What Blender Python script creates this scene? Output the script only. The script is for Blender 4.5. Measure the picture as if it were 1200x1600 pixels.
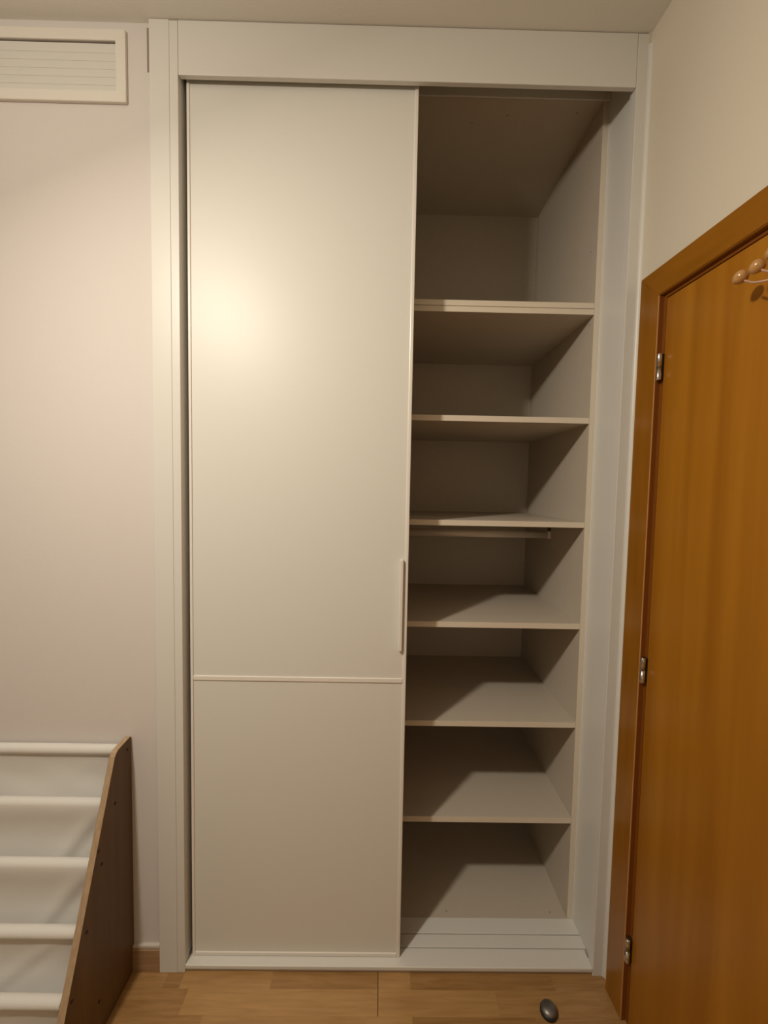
import bpy, bmesh, math, random
from mathutils import Vector, Matrix
random.seed(7)
C = bpy.context.scene.collection
for o in list(bpy.data.objects): bpy.data.objects.remove(o)

# ------------------------------------------------------------------ camera
cam = bpy.data.cameras.new('camera'); co = bpy.data.objects.new('camera', cam); C.objects.link(co)
cam.sensor_fit = 'HORIZONTAL'; cam.sensor_width = 36.0; cam.lens = 635.02/1200*36
cam.shift_x = -1.7/1200; cam.shift_y = -1.69/1200; cam.clip_start = .02
R_ = (0.999791, -0.007941, 0.018833); U_ = (-0.018379, 0.053811, 0.998382); B_ = (-0.008941, -0.99852, 0.053654)
m = Matrix((R_, U_, B_)).transposed().to_4x4(); m.translation = Vector((0.58235, -1.18541, 1.50851))
co.matrix_world = m
bpy.context.scene.camera = co

# ------------------------------------------------------------------ light and exposure
w = bpy.data.worlds.new('world'); bpy.context.scene.world = w; w.use_nodes = True
w.node_tree.nodes['Background'].inputs[0].default_value = (1, .86, .68, 1)
w.node_tree.nodes['Background'].inputs[1].default_value = 0.0
L = bpy.data.lights.new('ceiling_lamp_light', 'POINT'); L.energy = 19; L.color = (1.0, .90, .77); L.shadow_soft_size = .05
LP = (-.27, -1.04, 2.475)
L2 = bpy.data.lights.new('ceiling_lamp_downlight', 'AREA'); L2.shape = 'DISK'; L2.size = .11; L2.energy = 20; L2.color = (1.0, .90, .77)
l2 = bpy.data.objects.new('ceiling_lamp_downlight', L2); l2.location = (LP[0], LP[1], LP[2]-.055); l2.rotation_euler = (0, -.42, 0); C.objects.link(l2)
lo = bpy.data.objects.new('ceiling_lamp_light', L); lo.location = LP; C.objects.link(lo)
vs = bpy.context.scene.view_settings
vs.view_transform = 'Standard'; vs.look = 'None'; vs.exposure = 0.0; vs.gamma = 1.0; vs.use_curve_mapping = False

# ------------------------------------------------------------------ materials
def mat(name, col, rough=.5, spec=.5, metal=0, coat=0, coat_rough=.1):
    mt = bpy.data.materials.new(name); mt.use_nodes = True
    b = mt.node_tree.nodes['Principled BSDF']
    b.inputs['Base Color'].default_value = (*col, 1); b.inputs['Roughness'].default_value = rough
    b.inputs['Specular IOR Level'].default_value = spec; b.inputs['Metallic'].default_value = metal
    b.inputs['Coat Weight'].default_value = coat; b.inputs['Coat Roughness'].default_value = coat_rough
    return mt
def nd(mt, t, **kw):
    n = mt.node_tree.nodes.new(t)
    for k, v in kw.items(): setattr(n, k, v)
    return n
def noise_bump(mt, scale, strength, dist=.001, stretch=(1, 1, 1), detail=4):
    nt = mt.node_tree; tc = nd(mt, 'ShaderNodeTexCoord'); mp = nd(mt, 'ShaderNodeMapping'); mp.inputs['Scale'].default_value = stretch
    n = nd(mt, 'ShaderNodeTexNoise'); n.inputs['Scale'].default_value = scale; n.inputs['Detail'].default_value = detail
    b = nd(mt, 'ShaderNodeBump'); b.inputs['Strength'].default_value = strength; b.inputs['Distance'].default_value = dist
    nt.links.new(tc.outputs['Object'], mp.inputs[0]); nt.links.new(mp.outputs[0], n.inputs['Vector'])
    nt.links.new(n.outputs['Fac'], b.inputs['Height']); nt.links.new(b.outputs[0], nt.nodes['Principled BSDF'].inputs['Normal'])
def tint(mt, c1, c2, scale, stretch=(1, 1, 1), detail=4, lo=.3, hi=.7, dist=0.0, rough=.5):
    nt = mt.node_tree; tc = nd(mt, 'ShaderNodeTexCoord'); mp = nd(mt, 'ShaderNodeMapping'); mp.inputs['Scale'].default_value = stretch
    n = nd(mt, 'ShaderNodeTexNoise'); n.inputs['Scale'].default_value = scale; n.inputs['Detail'].default_value = detail
    n.inputs['Distortion'].default_value = dist; n.inputs['Roughness'].default_value = rough
    r = nd(mt, 'ShaderNodeValToRGB'); r.color_ramp.elements[0].position = lo; r.color_ramp.elements[1].position = hi
    r.color_ramp.elements[0].color = (*c1, 1); r.color_ramp.elements[1].color = (*c2, 1)
    nt.links.new(tc.outputs['Object'], mp.inputs[0]); nt.links.new(mp.outputs[0], n.inputs['Vector'])
    nt.links.new(n.outputs['Fac'], r.inputs[0]); nt.links.new(r.outputs[0], nt.nodes['Principled BSDF'].inputs['Base Color'])
    return r
M = {}
M['wall'] = mat('wall_paint', (.67, .625, .585), .75, .3); noise_bump(M['wall'], 220, .25, .001)
M['wall_r'] = mat('wall_paint_right', (.66, .595, .48), .75, .3); noise_bump(M['wall_r'], 220, .25, .001)  # same paint as wall, yellowed to take in the light on this side
M['ceil'] = mat('ceiling_paint', (.76, .74, .67), .85, .2); noise_bump(M['ceil'], 180, .3, .001)
M['white'] = mat('white_lacquer', (.69, .675, .62), .38, .45); noise_bump(M['white'], 30, .04, .001)
M['panel'] = mat('door_panel_lacquer', (.70, .69, .625), .43, .45); noise_bump(M['panel'], 120, .05, .0005)
M['profile'] = mat('door_profile', (.78, .74, .67), .3, .5)
M['mel'] = mat('beige_melamine', (.52, .47, .40), .5, .4)
tint(M['mel'], (.50, .44, .355), (.54, .475, .385), 260, (1, 1, .15), lo=.3, hi=.7)
M['edge'] = mat('shelf_edging', (.70, .63, .51), .45, .4)
M['rod'] = mat('rail_metal', (.74, .68, .60), .3, .5, .15)
M['rodbr'] = mat('rail_bracket', (.10, .08, .06), .4, .5, .6)
M['cap'] = mat('screw_cap', (.34, .29, .23), .5)
M['dark'] = mat('dark_gap', (.02, .016, .01), .9, .1)
M['vent'] = mat('vent_paint', (.74, .70, .62), .5, .4)
M['louvre'] = mat('louvre_paint', (.66, .645, .585), .5, .4)
M['vback'] = mat('vent_back', (.045, .03, .012), .9, .1)  # near-black colour stands in for the shade of the cavity behind
M['base'] = mat('baseboard_wood', (.34, .2, .1), .4)
tint(M['base'], (.30, .175, .085), (.40, .25, .13), 30, (.2, 3, 3))
M['door'] = mat('door_veneer', (.4, .17, .03), .32, .35)
r_ = tint(M['door'], (.30, .112, .007), (.39, .158, .012), 6, (2.6, 2.6, .10), 3, .35, .68, .3)
noise_bump(M['door'], 120, .04, .0005, (1, 1, .06))
M['casing'] = mat('door_casing', (.3, .12, .015), .25, .5)
tint(M['casing'], (.25, .095, .006), (.32, .125, .010), 12, (2, 2, .3), 5, .3, .7)
M['casing_top'] = mat('door_casing_top', (.3, .12, .015), .25, .5)
tint(M['casing_top'], (.25, .095, .006), (.32, .125, .010), 12, (2, .3, 2), 5, .3, .7)
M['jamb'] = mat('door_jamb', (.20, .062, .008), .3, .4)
M['bead'] = mat('casing_bead', (.52, .24, .08), .25, .6)
M['steel'] = mat('hinge_steel', (.66, .62, .56), .25, .5, 1)
M['knob'] = mat('knob_wood', (.50, .27, .10), .22, .6, coat=.5)
tint(M['knob'], (.42, .21, .06), (.52, .28, .09), 60, (1, 1, 3))
M['wire'] = mat('hook_wire', (.78, .52, .38), .3, .5, .6)
M['fabric'] = mat('canvas', (.69, .67, .625), .9, .15); noise_bump(M['fabric'], 900, .35, .0006)
M['ply'] = mat('shelf_side_wood_shaded', (.2, .12, .06), .45, .4)  # same wood as the edge; shade on the side face is in the colour
tint(M['ply'], (.105, .050, .014), (.145, .074, .022), 14, (3, 3, .2), 6, .3, .7, .3)
M['plyedge'] = mat('shelf_side_edge', (.42, .29, .17), .5, .4)
tint(M['plyedge'], (.36, .245, .14), (.46, .33, .20), 25, (4, 4, .4))
M['screw'] = mat('dark_screw', (.012, .006, .004), .5, .3)
M['stop'] = mat('stop_metal', (.22, .21, .19), .42, .5, .8)
M['rubber'] = mat('stop_rubber', (.012, .014, .016), .35, .5)
M['gap_shade'] = mat('gap_shade', (.30, .24, .19), .9, .1)
M['joint'] = mat('parquet_joint', (.10, .045, .015), .7, .2)
M['pale'] = mat('pale_wall', (.82, .79, .74), .8, .2)
M['caulk'] = mat('caulk', (.58, .52, .45), .6)

# parquet: the tone of each block is a face attribute, grain is procedural
fl = mat('parquet', (.5, .3, .15), .33, .5); M['floor'] = fl
nt = fl.node_tree
at = nd(fl, 'ShaderNodeAttribute', attribute_name='tone', attribute_type='GEOMETRY')
tc = nd(fl, 'ShaderNodeTexCoord'); mp = nd(fl, 'ShaderNodeMapping'); mp.inputs['Scale'].default_value = (1.2, 14, 1)
n1 = nd(fl, 'ShaderNodeTexNoise'); n1.inputs['Scale'].default_value = 6; n1.inputs['Detail'].default_value = 6; n1.inputs['Distortion'].default_value = .6
ad = nd(fl, 'ShaderNodeVectorMath', operation='ADD'); cx = nd(fl, 'ShaderNodeCombineXYZ')
mu = nd(fl, 'ShaderNodeMath', operation='MULTIPLY'); mu.inputs[1].default_value = 37
nt.links.new(at.outputs['Fac'], mu.inputs[0]); nt.links.new(mu.outputs[0], cx.inputs[0]); nt.links.new(mu.outputs[0], cx.inputs[1])
nt.links.new(tc.outputs['Object'], mp.inputs[0]); nt.links.new(mp.outputs[0], ad.inputs[0]); nt.links.new(cx.outputs[0], ad.inputs[1])
nt.links.new(ad.outputs[0], n1.inputs['Vector'])
rp = nd(fl, 'ShaderNodeValToRGB'); e = rp.color_ramp.elements
e[0].position = 0; e[0].color = (.20, .092, .024, 1); e[1].position = 1; e[1].color = (.53, .315, .125, 1)
mx = nd(fl, 'ShaderNodeMath', operation='MULTIPLY_ADD'); mx.inputs[1].default_value = .8; mx.inputs[2].default_value = -.4
sm = nd(fl, 'ShaderNodeMath', operation='ADD')
nt.links.new(n1.outputs['Fac'], mx.inputs[0]); nt.links.new(mx.outputs[0], sm.inputs[0]); nt.links.new(at.outputs['Fac'], sm.inputs[1])
nt.links.new(sm.outputs[0], rp.inputs[0]); nt.links.new(rp.outputs[0], nt.nodes['Principled BSDF'].inputs['Base Color'])

# ------------------------------------------------------------------ mesh helpers
def obj(name, bm, mats, parent=None, smooth=False):
    if not isinstance(mats, (list, tuple)): mats = [mats]
    bmesh.ops.recalc_face_normals(bm, faces=bm.faces[:])
    me = bpy.data.meshes.new(name); bm.to_mesh(me); bm.free()
    for k in mats: me.materials.append(k)
    if smooth:
        for p in me.polygons: p.use_smooth = True
    o = bpy.data.objects.new(name, me); C.objects.link(o)
    if parent: o.parent = parent; o.matrix_parent_inverse = Matrix.Translation(-world_loc(parent))
    return o
def world_loc(o):
    return Vector(o.location) if o.parent is None else Vector((0, 0, 0))   # meshes carry world coordinates
def box(bm, x0, x1, y0, y1, z0, z1, bev=0, T=None, seg=2, mi=0):
    vs = [bm.verts.new((x, y, z)) for x in (x0, x1) for y in (y0, y1) for z in (z0, z1)]
    F = [(0, 1, 3, 2), (4, 6, 7, 5), (0, 4, 5, 1), (2, 3, 7, 6), (0, 2, 6, 4), (1, 5, 7, 3)]
    fs = [bm.faces.new([vs[i] for i in f]) for f in F]
    for f in fs: f.material_index = mi
    allv = vs
    if bev:
        es = list({e for f in fs for e in f.edges})
        r = bmesh.ops.bevel(bm, geom=es, offset=bev, segments=seg, affect='EDGES', profile=.5)
        allv = list({v for f in r['faces'] for v in f.verts} | {v for v in vs if v.is_valid})
    if T:
        for v in allv:
            v.co = T(v.co)
    return fs
def bx(*a, **k):
    bm = bmesh.new(); box(bm, *a, **k); return bm
def thing(name, loc, label=None, cat=None, group=None, kind=None):
    o = bpy.data.objects.new(name, None); o.empty_display_size = .05; o.location = loc; C.objects.link(o)
    return tag(o, label, cat, group, kind)
def tag(o, label=None, cat=None, group=None, kind=None):
    if label: o['label'] = label
    if cat: o['category'] = cat
    if group: o['group'] = group
    if kind: o['kind'] = kind
    return o
def tube(bm, pts, r, seg=16, cap=True):
    pts = [Vector(p) for p in pts]; rings = []
    for i, p in enumerate(pts):
        a = pts[max(i-1, 0)]; b = pts[min(i+1, len(pts)-1)]; d = (b-a).normalized()
        up = Vector((0, 0, 1)) if abs(d.z) < .9 else Vector((0, 1, 0))
        s = d.cross(up).normalized(); t = s.cross(d)
        rr = r[i] if isinstance(r, (list, tuple)) else r
        rings.append([bm.verts.new(p + rr*(math.cos(q)*s + math.sin(q)*t)) for q in [2*math.pi*k/seg for k in range(seg)]])
    for a, b in zip(rings, rings[1:]):
        for k in range(seg): bm.faces.new((a[k], a[(k+1) % seg], b[(k+1) % seg], b[k]))
    if cap: bm.faces.new(rings[0][::-1]); bm.faces.new(rings[-1])
def prism_x(bm, prof, x0, x1, bev=0):
    """profile of (y, z) points extruded along x"""
    a = [bm.verts.new((x0, y, z)) for y, z in prof]; b = [bm.verts.new((x1, y, z)) for y, z in prof]
    n = len(prof); fs = [bm.faces.new(a), bm.faces.new(b[::-1])]
    for i in range(n): fs.append(bm.faces.new((a[i], b[i], b[(i+1) % n], a[(i+1) % n])))
    if bev:
        r = bmesh.ops.bevel(bm, geom=list({e for f in fs for e in f.edges}), offset=bev, segments=2, affect='EDGES')
    return fs

# ------------------------------------------------------------------ setting
H = 2.7805; WY = .0131; W = 1.2692; XR = 1.3048; A = .0386
XL = -2.3; YB = -3.3
def RW(s, off, z):      # right wall: s towards the room from the corner, off out of the wall
    return Vector((XR + s*math.sin(A) - off*math.cos(A), -s*math.cos(A) - off*math.sin(A), z))
def RT(c): return RW(c.x, c.y, c.z)
def struct(name, bm, mt, parent=None, smooth=False):
    o = obj(name, bm, mt, parent, smooth)
    if not parent: o['kind'] = 'structure'
    return o

# floor, as blocks of three-strip parquet
bm = bmesh.new(); lay = bm.faces.layers.float.new('tone')
def blk(x0, x1, y0, y1, tone, sk=0.0):
    f = bm.faces.new([bm.verts.new(c) for c in ((x0, y0, 0), (x1, y0, 0), (x1+sk, y1, 0), (x0+sk, y1, 0))]); f[lay] = tone
    return f
SW = .0625; rows = []
y = -.0385; k = 0
fixed = {0: ([-.05, .0, .272, .597, .697, 1.137, 1.6], [.30, .62, .42, .62, .36, .40, .60]),
         1: ([-.2, .03, .597, .95, 1.262, 1.6], [.38, .70, .66, .55, .50, .42]),
         2: ([.10, .565, .697, 1.05, 1.6], [.60, .68, .36, .44, .52])}
def fill(y0, y1, cuts, tones, gaps):
    xs = [XL-.1] ; q = cuts[0]
    while q - .4 > XL: q -= random.uniform(.25, .45); xs.insert(1, q)
    xs = [XL-.1] + sorted(xs[1:]) + list(cuts)
    if xs[-1] < 1.7: xs.append(1.7)
    n = len(xs)-1; nf = len(cuts)
    for i in range(n):
        j = i - (n-nf) + 0
        t = tones[j] if 0 <= j < len(tones) else random.uniform(.3, .72)
        a, b = xs[i], xs[i+1]
        if any(abs(a-g) < 1e-4 for g in gaps):
            blk(a, a+.0026, y0, y1, -1.2).material_index = 1; a += .0026
        blk(a, b, y0, y1, t)
fill(-.0385, .80, *fixed[0], gaps=(.597,))
fill(-.0385-SW, -.0385, *fixed[1], gaps=(.597,))
fill(-.0385-2*SW, -.0385-SW, *fixed[2], gaps=())
y = -.0385-2*SW
while y > YB-.1:
    c = [random.uniform(-2, -1.7)]
    while c[-1] < 1.5: c.append(c[-1]+random.uniform(.28, .5))
    fill(y-SW, y, c, [random.uniform(.3, .72) for _ in c], gaps=()); y -= SW
struct('floor', bm, [M['floor'], M['joint']])
struct('ceiling', bx(XL-.1, 1.75, YB-.1, .85, H, H+.1), M['ceil'])
bm = bmesh.new()
box(bm, XL-.1, -.074, WY, .2, 0, H); box(bm, -.1, -.03, .2, .80, 0, H); box(bm, -.1, 1.42, .74, .84, 0, H)
wb = struct('wall_back', bm, M['wall'])
obj('gap_shade', bx(-.0905, -.0845, WY-.0006, WY+.004, 2.652, 2.768), M['gap_shade'], wb)  # raised strip; its dark colour stands for the shade in the jamb gap
struct('wall_left', bx(XL-.1, XL, YB, .1, 0, H), M['pale'])
struct('wall_front', bx(XL-.1, 1.75, YB-.1, YB, 0, H), M['pale'])
# right wall with the door opening
DS0, DS1, DZ = .072, .90, 2.05
bm = bmesh.new()
box(bm, -.0, DS0, -.1, 0, 0, H, T=RT); box(bm, DS0, DS1, -.1, 0, DZ, H, T=RT); box(bm, DS1, 3.4, -.1, 0, 0, H, T=RT)
box(bm, 1.298, 1.42, -.0005, .76, 0, H)
struct('wall_right', bm, M['wall_r'])
struct('baseboard_back', bx(XL, -.0788, .001, WY+.003, 0, .0715, bev=.0015), M['base'])
bm = bmesh.new(); box(bm, XL, -.0788, .004, WY+.002, .0715, .084, bev=.003)
struct('trim_1', bm, M['caulk'])

# ------------------------------------------------------------------ door in the right wall
d = thing('door_1', RW(.5, 0, 0), 'orange-brown beech veneer door in the right wall with matching casing', 'door', kind='structure')
S0, CW, CT = .030, .0745, .015     # casing start, width, proud
s_in = S0+CW; top = 2.10; z_in = top-CW; S1 = .925
def mitre(pts, y0, y1, mt, name, flat_normal=None):
    bm = bmesh.new()
    a = [bm.verts.new(RW(s, y0, z)) for s, z in pts]; b = [bm.verts.new(RW(s, y1, z)) for s, z in pts]
    n = len(pts); fs = [bm.faces.new(a[::-1]), bm.faces.new(b)]
    for i in range(n): fs.append(bm.faces.new((a[i], a[(i+1) % n], b[(i+1) % n], b[i])))
    bmesh.ops.bevel(bm, geom=list(fs[1].edges), offset=.0022, segments=3, affect='EDGES')
    return obj(name, bm, mt, d)
mitre([(S0, 0), (s_in, 0), (s_in, z_in), (S0, top)], 0.0005, CT, M['casing'], 'casing')
mitre([(S1-CW, 0), (S1, 0), (S1, top), (S1-CW, z_in)], 0.0005, CT, M['casing'], 'casing')
mitre([(S0, top), (s_in, z_in), (S1-CW, z_in), (S1, top)], 0.0005, CT, M['casing_top'], 'casing')
bm = bmesh.new()
box(bm, DS0, s_in+.0095, -.09, .0004, 0, DZ, T=RT, bev=.001); box(bm, S1-CW-.0095, DS1, -.09, .0004, 0, DZ, T=RT); box(bm, s_in+.0095, S1-CW-.0095, -.09, .0004, z_in-.0092, DZ, T=RT)
box(bm, s_in+.010, s_in+.022, -.09, -.045, 0, z_in-.01, T=RT)
box(bm, s_in-.0006, s_in+.0006, -.08, CT-.0030, 0, z_in, T=RT)
obj('jamb', bm, M['jamb'], d)
bm = bmesh.new(); box(bm, s_in-.0018, s_in+.0009, CT-.0030, CT+.0004, 0, z_in-.0005, bev=.0009, T=RT); obj('bead', bm, M['bead'], d)
leaf = obj('door_leaf', bx(s_in+.0128, S1-CW-.0128, -.038, .002, .006, z_in-.0125, bev=.0018, T=RT), M['door'], d)
for zc in (1.8385, 1.0320, .2252):
    bm = bmesh.new(); q = RW(.1155, .0125, 0)
    tube(bm, [(q.x, q.y, zc-.034), (q.x, q.y, zc-.0325), (q.x, q.y, zc-.0004)], [.0056, .0064, .0064], 20)
    tube(bm, [(q.x, q.y, zc+.0004), (q.x, q.y, zc+.0325), (q.x, q.y, zc+.034)], [.0064, .0064, .0056], 20)
    hg = obj('hinge', bm, M['steel'], d, True)
    bm = bmesh.new(); tube(bm, [(q.x, q.y, zc-.0014), (q.x, q.y, zc+.0014)], .0054, 16)
    box(bm, .1050, .1200, -.004, .0085, zc-.033, zc+.033, T=RT, bev=.0006)
    obj('knuckle', bm, M['dark'], hg)

# ------------------------------------------------------------------ coat rack hanging on the door
cr = thing('coat_rack', RW(.62, .002, 1.90), 'wall coat rack with egg-shaped wooden knobs on thin wire hooks, on the brown door', 'coat rack')
obj('rail', bx(.50, .80, .0025, .018, 1.865, 1.915, bev=.004, T=RT), M['knob'], cr)
def egg(c, ax, L_, r):
    bm = bmesh.new(); ax = Vector(ax).normalized(); c = Vector(c); n = 14; P = []; Rr = []
    for i in range(n+1):
        t = math.pi*i/n; P.append(c + ax*(-math.cos(t)*L_/2)); Rr.append(max(r*math.sin(t)*(1+.12*math.cos(t)), .0004))
    tube(bm, P, Rr, 22); return bm
hooks = [((.387, .058, 1.9265), .530), ((.420, .058, 1.9290), .580), ((.4500, .058, 1.9385), .630), ((.58, .058, 1.9385), .680), ((.62, .058, 1.929), .740)]
for i, ((s, of, z), sr) in enumerate(hooks):
    k = RW(s, of, z)
    bm = bmesh.new(); sg = 1 if i < 3 else .3
    P = [RW(s+.010, of, z-.011), RW(s+.024, of, z-.0215), RW(s+.042, of-.001, z-.029), RW(s+.062, of-.004, z-.033), RW(s+.085, of-.012, z-.035), RW(sr-.015, of-.030, z-.036), RW(sr, .016, z-.034)]
    # smooth the wire
    for _ in range(2):
        Q = [P[0]]
        for a, b in zip(P, P[1:]): Q += [a.lerp(b, .25), a.lerp(b, .75)]
        P = Q + [P[-1]]
    tube(bm, P, .0021, 10)
    wr = obj('wire_hook', bm, M['wire'], cr, True)
    ax = RW(s-.010, of+.004, z+.012) - RW(s, of, z)
    obj('knob', egg(k, (RW(s-.004, of, z-.006)-RW(s+.010, of-.012, z+.007)), .0265, .0122), M['knob'], wr, True)

# ------------------------------------------------------------------ built-in wardrobe
YC, YK, XI, XE = .1493, .6921, 1.2553, 1.2752
wd = thing('built_in_wardrobe', (.6, .1, 0), 'tall off-white built-in wardrobe, left half closed by a sliding door, right half open empty shelves', 'wardrobe')
ZH, ZS = 2.6368, .0248
fr = []
bm = bmesh.new(); box(bm, -.0783, -.0236, 0, .03, 0.0, H-.001, bev=.0012); box(bm, -.0236, 0, .0008, .03, 0.0, H-.003, bev=.0012)
obj('jamb', bm, M['white'], wd)
obj('jamb', bx(W, XR-.001, 0, .03, 0.0, H-.003, bev=.0012), M['white'], wd)
bm = bmesh.new(); prof_ = [(XR-.0075, .002), (XR-.0075, -.0002), (XR-.0040, -.0016), (XR-.0016, -.0042), (XR-.0002, -.0085), (XR+.0015, -.0085), (XR+.0015, .002)]
a_ = [bm.verts.new((px, py, .0005)) for px, py in prof_]; b_ = [bm.verts.new((px, py, H-.03)) for px, py in prof_]
bm.faces.new(a_); bm.faces.new(b_[::-1])
for i in range(7): bm.faces.new((a_[i], a_[(i+1) % 7], b_[(i+1) % 7], b_[i]))
obj('corner_bead', bm, M['white'], wd)
obj('header', bx(.0008, W-.0008, .0005, .0145, ZH, H-.002, bev=.0015), M['white'], wd)
obj('lining', bx(-.018, -.001, .03, YC+.02, ZS, H-.002), M['white'], wd)
bm = bmesh.new(); box(bm, XE, XE+.016, .03, YC+.02, 0, H-.002)
box(bm, XE-.003, XE+.002, YC-.004, YC, ZS, 2.765, bev=.001)
obj('lining', bm, M['white'], wd)
bm = bmesh.new()
box(bm, 0, W, .0, .0545, .0125, ZS, bev=.0022); box(bm, 0, W, .008, .0545, 0, .0135); box(bm, -.0, XE, .0570, .0955, 0, ZS-.0005, bev=.0012); box(bm, -.0, XE, .0983, YC-.0005, 0, ZS, bev=.0012)
box(bm, 0, XE, .04, .14, .001, .010)
obj('floor_track', bm, M['white'], wd)
def board(name, x0, x1, y0, y1, z0, z1, front=True, mt=None):
    bm = bmesh.new(); fs = box(bm, x0, x1, y0, y1, z0, z1)
    for f in bm.faces:
        if all(abs(v.co.y-y0) < 1e-6 for v in f.verts): f.material_index = 1
    r = bmesh.ops.bevel(bm, geom=[e for e in bm.edges if all(abs(v.co.y-y0) < 1e-6 for v in e.verts)], offset=.0006, segments=1, affect='EDGES')
    return obj(name, bm, [M['mel'], M['edge']], wd)
PX = .60
board('side_panel', XI, XE-.0003, YC, YK+.012, ZS-.003, 2.764)
board('side_panel', 0.0, .018, YC, YK+.012, ZS-.003, 2.764)
board('partition', PX, PX+.018, YC+.001, YK, .022, 2.733)
board('top_panel', .018, XI, YC, YK+.012, 2.733, 2.764)
board('bottom_panel', .018, XI, YC, YK+.012, .006, .022)
obj('back_panel', bx(.018, XI, YK, YK+.008, .022, 2.733), M['mel'], wd)
SH = [(2.1186, 2.0808), (1.7530, 1.7340), (1.4110, 1.3922), (1.0698, 1.0505), (.7283, .7090), (.3895, .3695)]
for i, (a, b) in enumerate(SH):
    if i == 0:
        bm = bmesh.new(); mid = (a+b)/2
        for z0, z1 in ((b, mid-.0004), (mid+.0004, a)):
            box(bm, PX+.018, XI, YC, YK, z0, z1)
        for f in bm.faces:
            if all(abs(v.co.y-YC) < 1e-6 for v in f.verts): f.material_index = 1
        bmesh.ops.bevel(bm, geom=[e for e in bm.edges if all(abs(v.co.y-YC) < 1e-6 for v in e.verts)], offset=.0009, segments=1, affect='EDGES')
        sh = obj('shelf', bm, [M['mel'], M['edge']], wd); sh['label'] = 'double-thickness shelf'
    else: board('shelf', PX+.018, XI, YC+.001, YK, b, a)
# hanging rail under the third shelf
bm = bmesh.new(); n = 20; r1 = []; r2 = []
for k in range(n):
    t = 2*math.pi*k/n; yy, zz = .4228+.0085*math.cos(t), 1.3385+.0140*math.sin(t)
    r1.append(bm.verts.new((PX+.02, yy, zz))); r2.append(bm.verts.new((XI-.003, yy, zz)))
for k in range(n): bm.faces.new((r1[k], r1[(k+1) % n], r2[(k+1) % n], r2[k]))
bm.faces.new(r1[::-1]); bm.faces.new(r2)
rod = obj('hanging_rail', bm, M['rod'], wd, True)
obj('bracket', bx(XI-.006, XI-.0003, .412, .434, 1.352, 1.392, bev=.001), M['rodbr'], rod)
bm = bmesh.new(); box(bm, XI-.012, XI-.0003, .410, .436, 1.324, 1.354, bev=.002); obj('rail_holder', bm, M['rod'], rod)
for x, yv in ((.838, .172), (1.205, .172)):
    bm = bmesh.new(); tube(bm, [(x, yv, .0219), (x, yv, .0226)], .0038, 14); obj('screw_cap', bm, M['cap'], wd)
for yv, z in ((.175, 2.06), (.19, 2.30), (.30, 1.715)):
    bm = bmesh.new(); tube(bm, [(XI+.0005, yv, z), (XI-.0008, yv, z)], .003, 12); obj('screw_cap', bm, M['cap'], wd)
for x, yv in ((.86, .235), (.97, .205), (1.19, .19)):
    bm = bmesh.new(); tube(bm, [(x, yv, 2.7335), (x, yv, 2.7322)], .0035, 12); obj('screw_cap', bm, M['cap'], wd)
obj('top_track', bx(.02, XE-.0003, YC-.006, YC-.0005, 2.734, 2.778), M['white'], wd)
# sliding door
DX0, DX1, DY, DB, DT = .0108, .6665, .0256, .0258, 2.70
sd = bpy.data.objects.new('sliding_door', None); C.objects.link(sd); sd.parent = wd; sd.matrix_parent_inverse = Matrix.Translation(-Vector(wd.location))
sd['label'] = 'off-white two-panel sliding door'
def sdo(name, bm, mt, sm=False):
    o = obj(name, bm, mt, None, sm); o.parent = sd; return o
sdo('upper_panel', bx(DX0+.006, DX1-.006, DY+.0035, DY+.018, .931, DT-.01), M['panel'])
sdo('lower_panel', bx(DX0+.006, DX1-.006, DY+.0035, DY+.018, DB+.012, .917), M['panel'])
sdo('stile', bx(DX0, DX0+.0085, DY, DY+.024, DB, DT, bev=.002), M['profile'])
sdo('stile', bx(DX1-.0105, DX1, DY, DY+.024, DB, DT, bev=.002), M['profile'])
sdo('rail', bx(DX0+.0085, DX1-.0105, DY+.0003, DY+.022, .917, .931, bev=.0018), M['profile'])
sdo('rail', bx(DX0+.0085, DX1-.0105, DY+.0003, DY+.022, DB, DB+.012, bev=.0018), M['profile'])
sdo('handle', bx(.6405, .6515, DY-.010, DY+.0036, 1.020, 1.299, bev=.0022), M['profile'])

# ------------------------------------------------------------------ ventilation grille
vg = thing('ventilation_grille', (-.45, WY, 2.56), 'off-white rectangular louvred ventilation grille high on the wall left of the wardrobe', 'vent')
VX0, VX1, VZ0, VZ1 = -.78, -.1445, 2.5635, 2.7540; VF = .0028
def vquad(bm, outer, inner, yo, yi, yb):
    pass
bm = bmesh.new(); fw = .0275; fb = .030; ft = .030
box(bm, VX0, VX1, VF, WY, VZ1-ft, VZ1, bev=.0025); box(bm, VX0, VX1, VF, WY, VZ0, VZ0+fb, bev=.0025)
box(bm, VX0, VX0+fw, VF+.0004, WY, VZ0+fb-.004, VZ1-ft+.004, bev=.0008); box(bm, VX1-fw, VX1, VF+.0004, WY, VZ0+fb-.004, VZ1-ft+.004, bev=.0008)
obj('vent_frame', bm, M['vent'], vg)
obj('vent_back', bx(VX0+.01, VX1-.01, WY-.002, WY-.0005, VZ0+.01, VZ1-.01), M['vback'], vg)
z0 = VZ0+fb-.002; z1 = VZ1-ft-.0062; n = 6; hh = (z1-z0)/n
for i in range(n):
    bm = bmesh.new(); a = z0+i*hh
    prism_x(bm, [(.0070, a-.0025), (.0076, a-.0030), (.0086, a+hh+.0010), (.0080, a+hh+.0014)], VX0+fw-.002, VX1-fw+.002)
    obj('louvre', bm, M['louvre'], vg)

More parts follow.
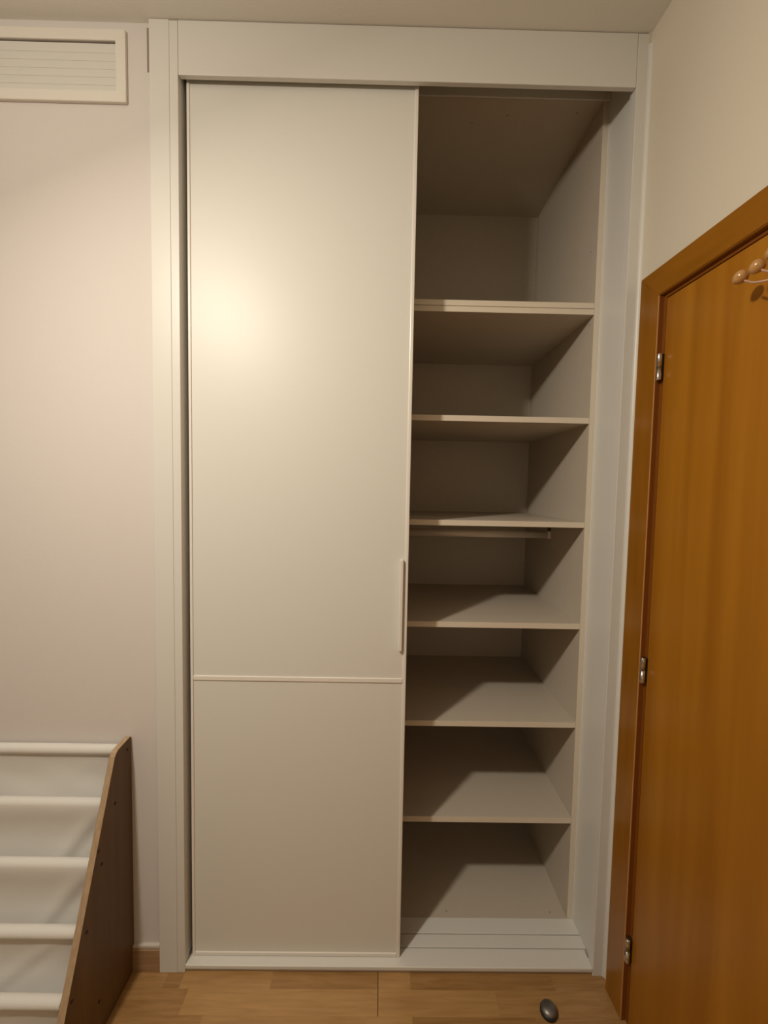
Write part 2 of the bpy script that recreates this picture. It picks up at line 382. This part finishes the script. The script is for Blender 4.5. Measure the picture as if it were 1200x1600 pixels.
# ------------------------------------------------------------------ sling bookshelf
bs = thing('sling_bookshelf', (-.47, -.15, 0), 'low brown wooden sling bookshelf with cream canvas pockets, against the wall beside the wardrobe', 'bookshelf')
XP0, XP1 = -.1795, -.1615; BL = -.83
prof = [(.0105, .004), (.0105, .7480), (.0085, .7490), (-.0480, .7455), (-.0570, .7405), (-.0632, .7330), (-.2655, .204), (-.322, .050), (-.324, .014), (-.316, .002), (.004, .002)]
for x0, x1 in ((XP0, XP1), (BL, BL+.018)):
    bm = bmesh.new(); prism_x(bm, prof, x0, x1)
    for f in bm.faces:
        if len(f.verts) == 4: f.material_index = 1
    bmesh.ops.bevel(bm, geom=[e for e in bm.edges if len(set(round(v.co.x, 4) for v in e.verts)) == 1], offset=.0012, segments=2, affect='EDGES')
    sp = obj('side_panel', bm, [M['ply'], M['plyedge']], bs)
    if x1 == XP1:
        for (yy, zz) in ((-.0085, .7196), (-.0669, .5997), (-.1259, .4747), (-.1849, .3468), (-.2407, .2281), (-.1462, .1006), (-.1372, .5217)):
            bm = bmesh.new(); tube(bm, [(XP1-.001, yy, zz), (XP1+.0008, yy, zz)], .0042, 14); obj('screw', bm, M['screw'], sp)
ROD = [(-.0085, .7196), (-.0669, .5997), (-.1259, .4747), (-.1849, .3468), (-.2407, .2281), (-.292, .110)]
for (yy, zz) in ROD + [(-.1462, .1006)]:
    bm = bmesh.new(); tube(bm, [(BL+.018, yy, zz), (XP0, yy, zz)], .0095, 16); obj('rod', bm, M['plyedge'], bs, True)
def sling(i):
    (ya, za), (yb, zb) = ROD[i], ROD[i+1]; r = .0135
    pinch = i in (0, 3, 4)
    P = [(ya+r*.9, za-.03)]
    for k in range(0, 9):
        t = math.pi*(0 + k/8*1.0); P.append((ya + r*math.cos(t), za + r*math.sin(t)))
    if pinch: P += [(ya-r*.95, za-.006), (ya-r*.35, za-.0145), (ya-r*.25, za-.020)]
    else: P += [(ya-r*1.02, za-.010), (ya-r*.98, za-.022)]
    y1, z1 = P[-1]; yt, zt = yb+.030, zb-.055       # trough behind the next rod
    for k in range(1, 11):
        t = k/10; P.append((y1+(yt-y1)*t + .012*math.sin(math.pi*t), z1+(zt-z1)*t))
    P += [(yt-.006, zt-.010), (yt-.016, zt-.012), (yt-.024, zt-.004), (yb+.003, zb-.028)]
    NX = 90; x0, x1 = BL+.0195, XP0-.0012; bm = bmesh.new(); G = []
    rnd = random.Random(i*11+3); ph = [rnd.uniform(0, 6.28) for _ in range(4)]
    for a in range(NX+1):
        u = a/NX; x = x0+(x1-x0)*u; row = []
        dr = (x1-x)    # distance from right side
        for j, (yy, zz) in enumerate(P):
            fall = min(max((za-r-zz)/.05, 0), 1)*(0 if j > 21 else 1) if j > 9 else 0
            depth = za-zz
            o_ = .0007*math.sin(x*17+ph[0]+depth*20)*fall + .0003*math.sin(x*41+depth*45+ph[1])*fall
            # diagonal tension fold running down and inwards from the right end of the rod
            c = dr - (.012 + depth*.75 if i in (1, 2) else .03+depth*1.3)
            amp = {0: -.0006, 1: -.0050, 2: -.0045, 3: -.0030, 4: -.001}[i]
            o_ += amp*math.exp(-(c/.022)**2)*fall - amp*.7*math.exp(-((c+.035)/.02)**2)*fall
            if i == 0: o_ += .0006*math.sin((dr*2+depth*5)*14)*fall
            row.append(bm.verts.new((x, yy+o_, zz)))
        G.append(row)
    for a in range(NX):
        for j in range(len(P)-1): bm.faces.new((G[a][j], G[a+1][j], G[a+1][j+1], G[a][j+1]))
    o = obj('canvas_sling', bm, M['fabric'], bs, True)
    s = o.modifiers.new('thick', 'SOLIDIFY'); s.thickness = .0012; s.offset = 1
    return o
for i in range(5): sling(i)

# ------------------------------------------------------------------ door stop on the floor
ds = thing('door_stop', (1.094, -.0900, 0), 'small dark grey domed door stop on the floor in front of the wardrobe', 'door stop')
bm = bmesh.new(); tube(bm, [(1.094, -.09, 0), (1.094, -.09, .0015), (1.094, -.09, .010), (1.094, -.09, .0125)], [.0228, .0240, .0240, .0222], 32); obj('rubber_ring', bm, M['rubber'], ds, True)
bm = bmesh.new(); n = 8
tube(bm, [(1.094, -.09, .0123+.0115*math.sin(math.pi/2*k/n)) for k in range(n+1)], [.0222*math.cos(math.pi/2*k/n)+.0002 for k in range(n+1)], 32); obj('cap', bm, M['stop'], ds, True)
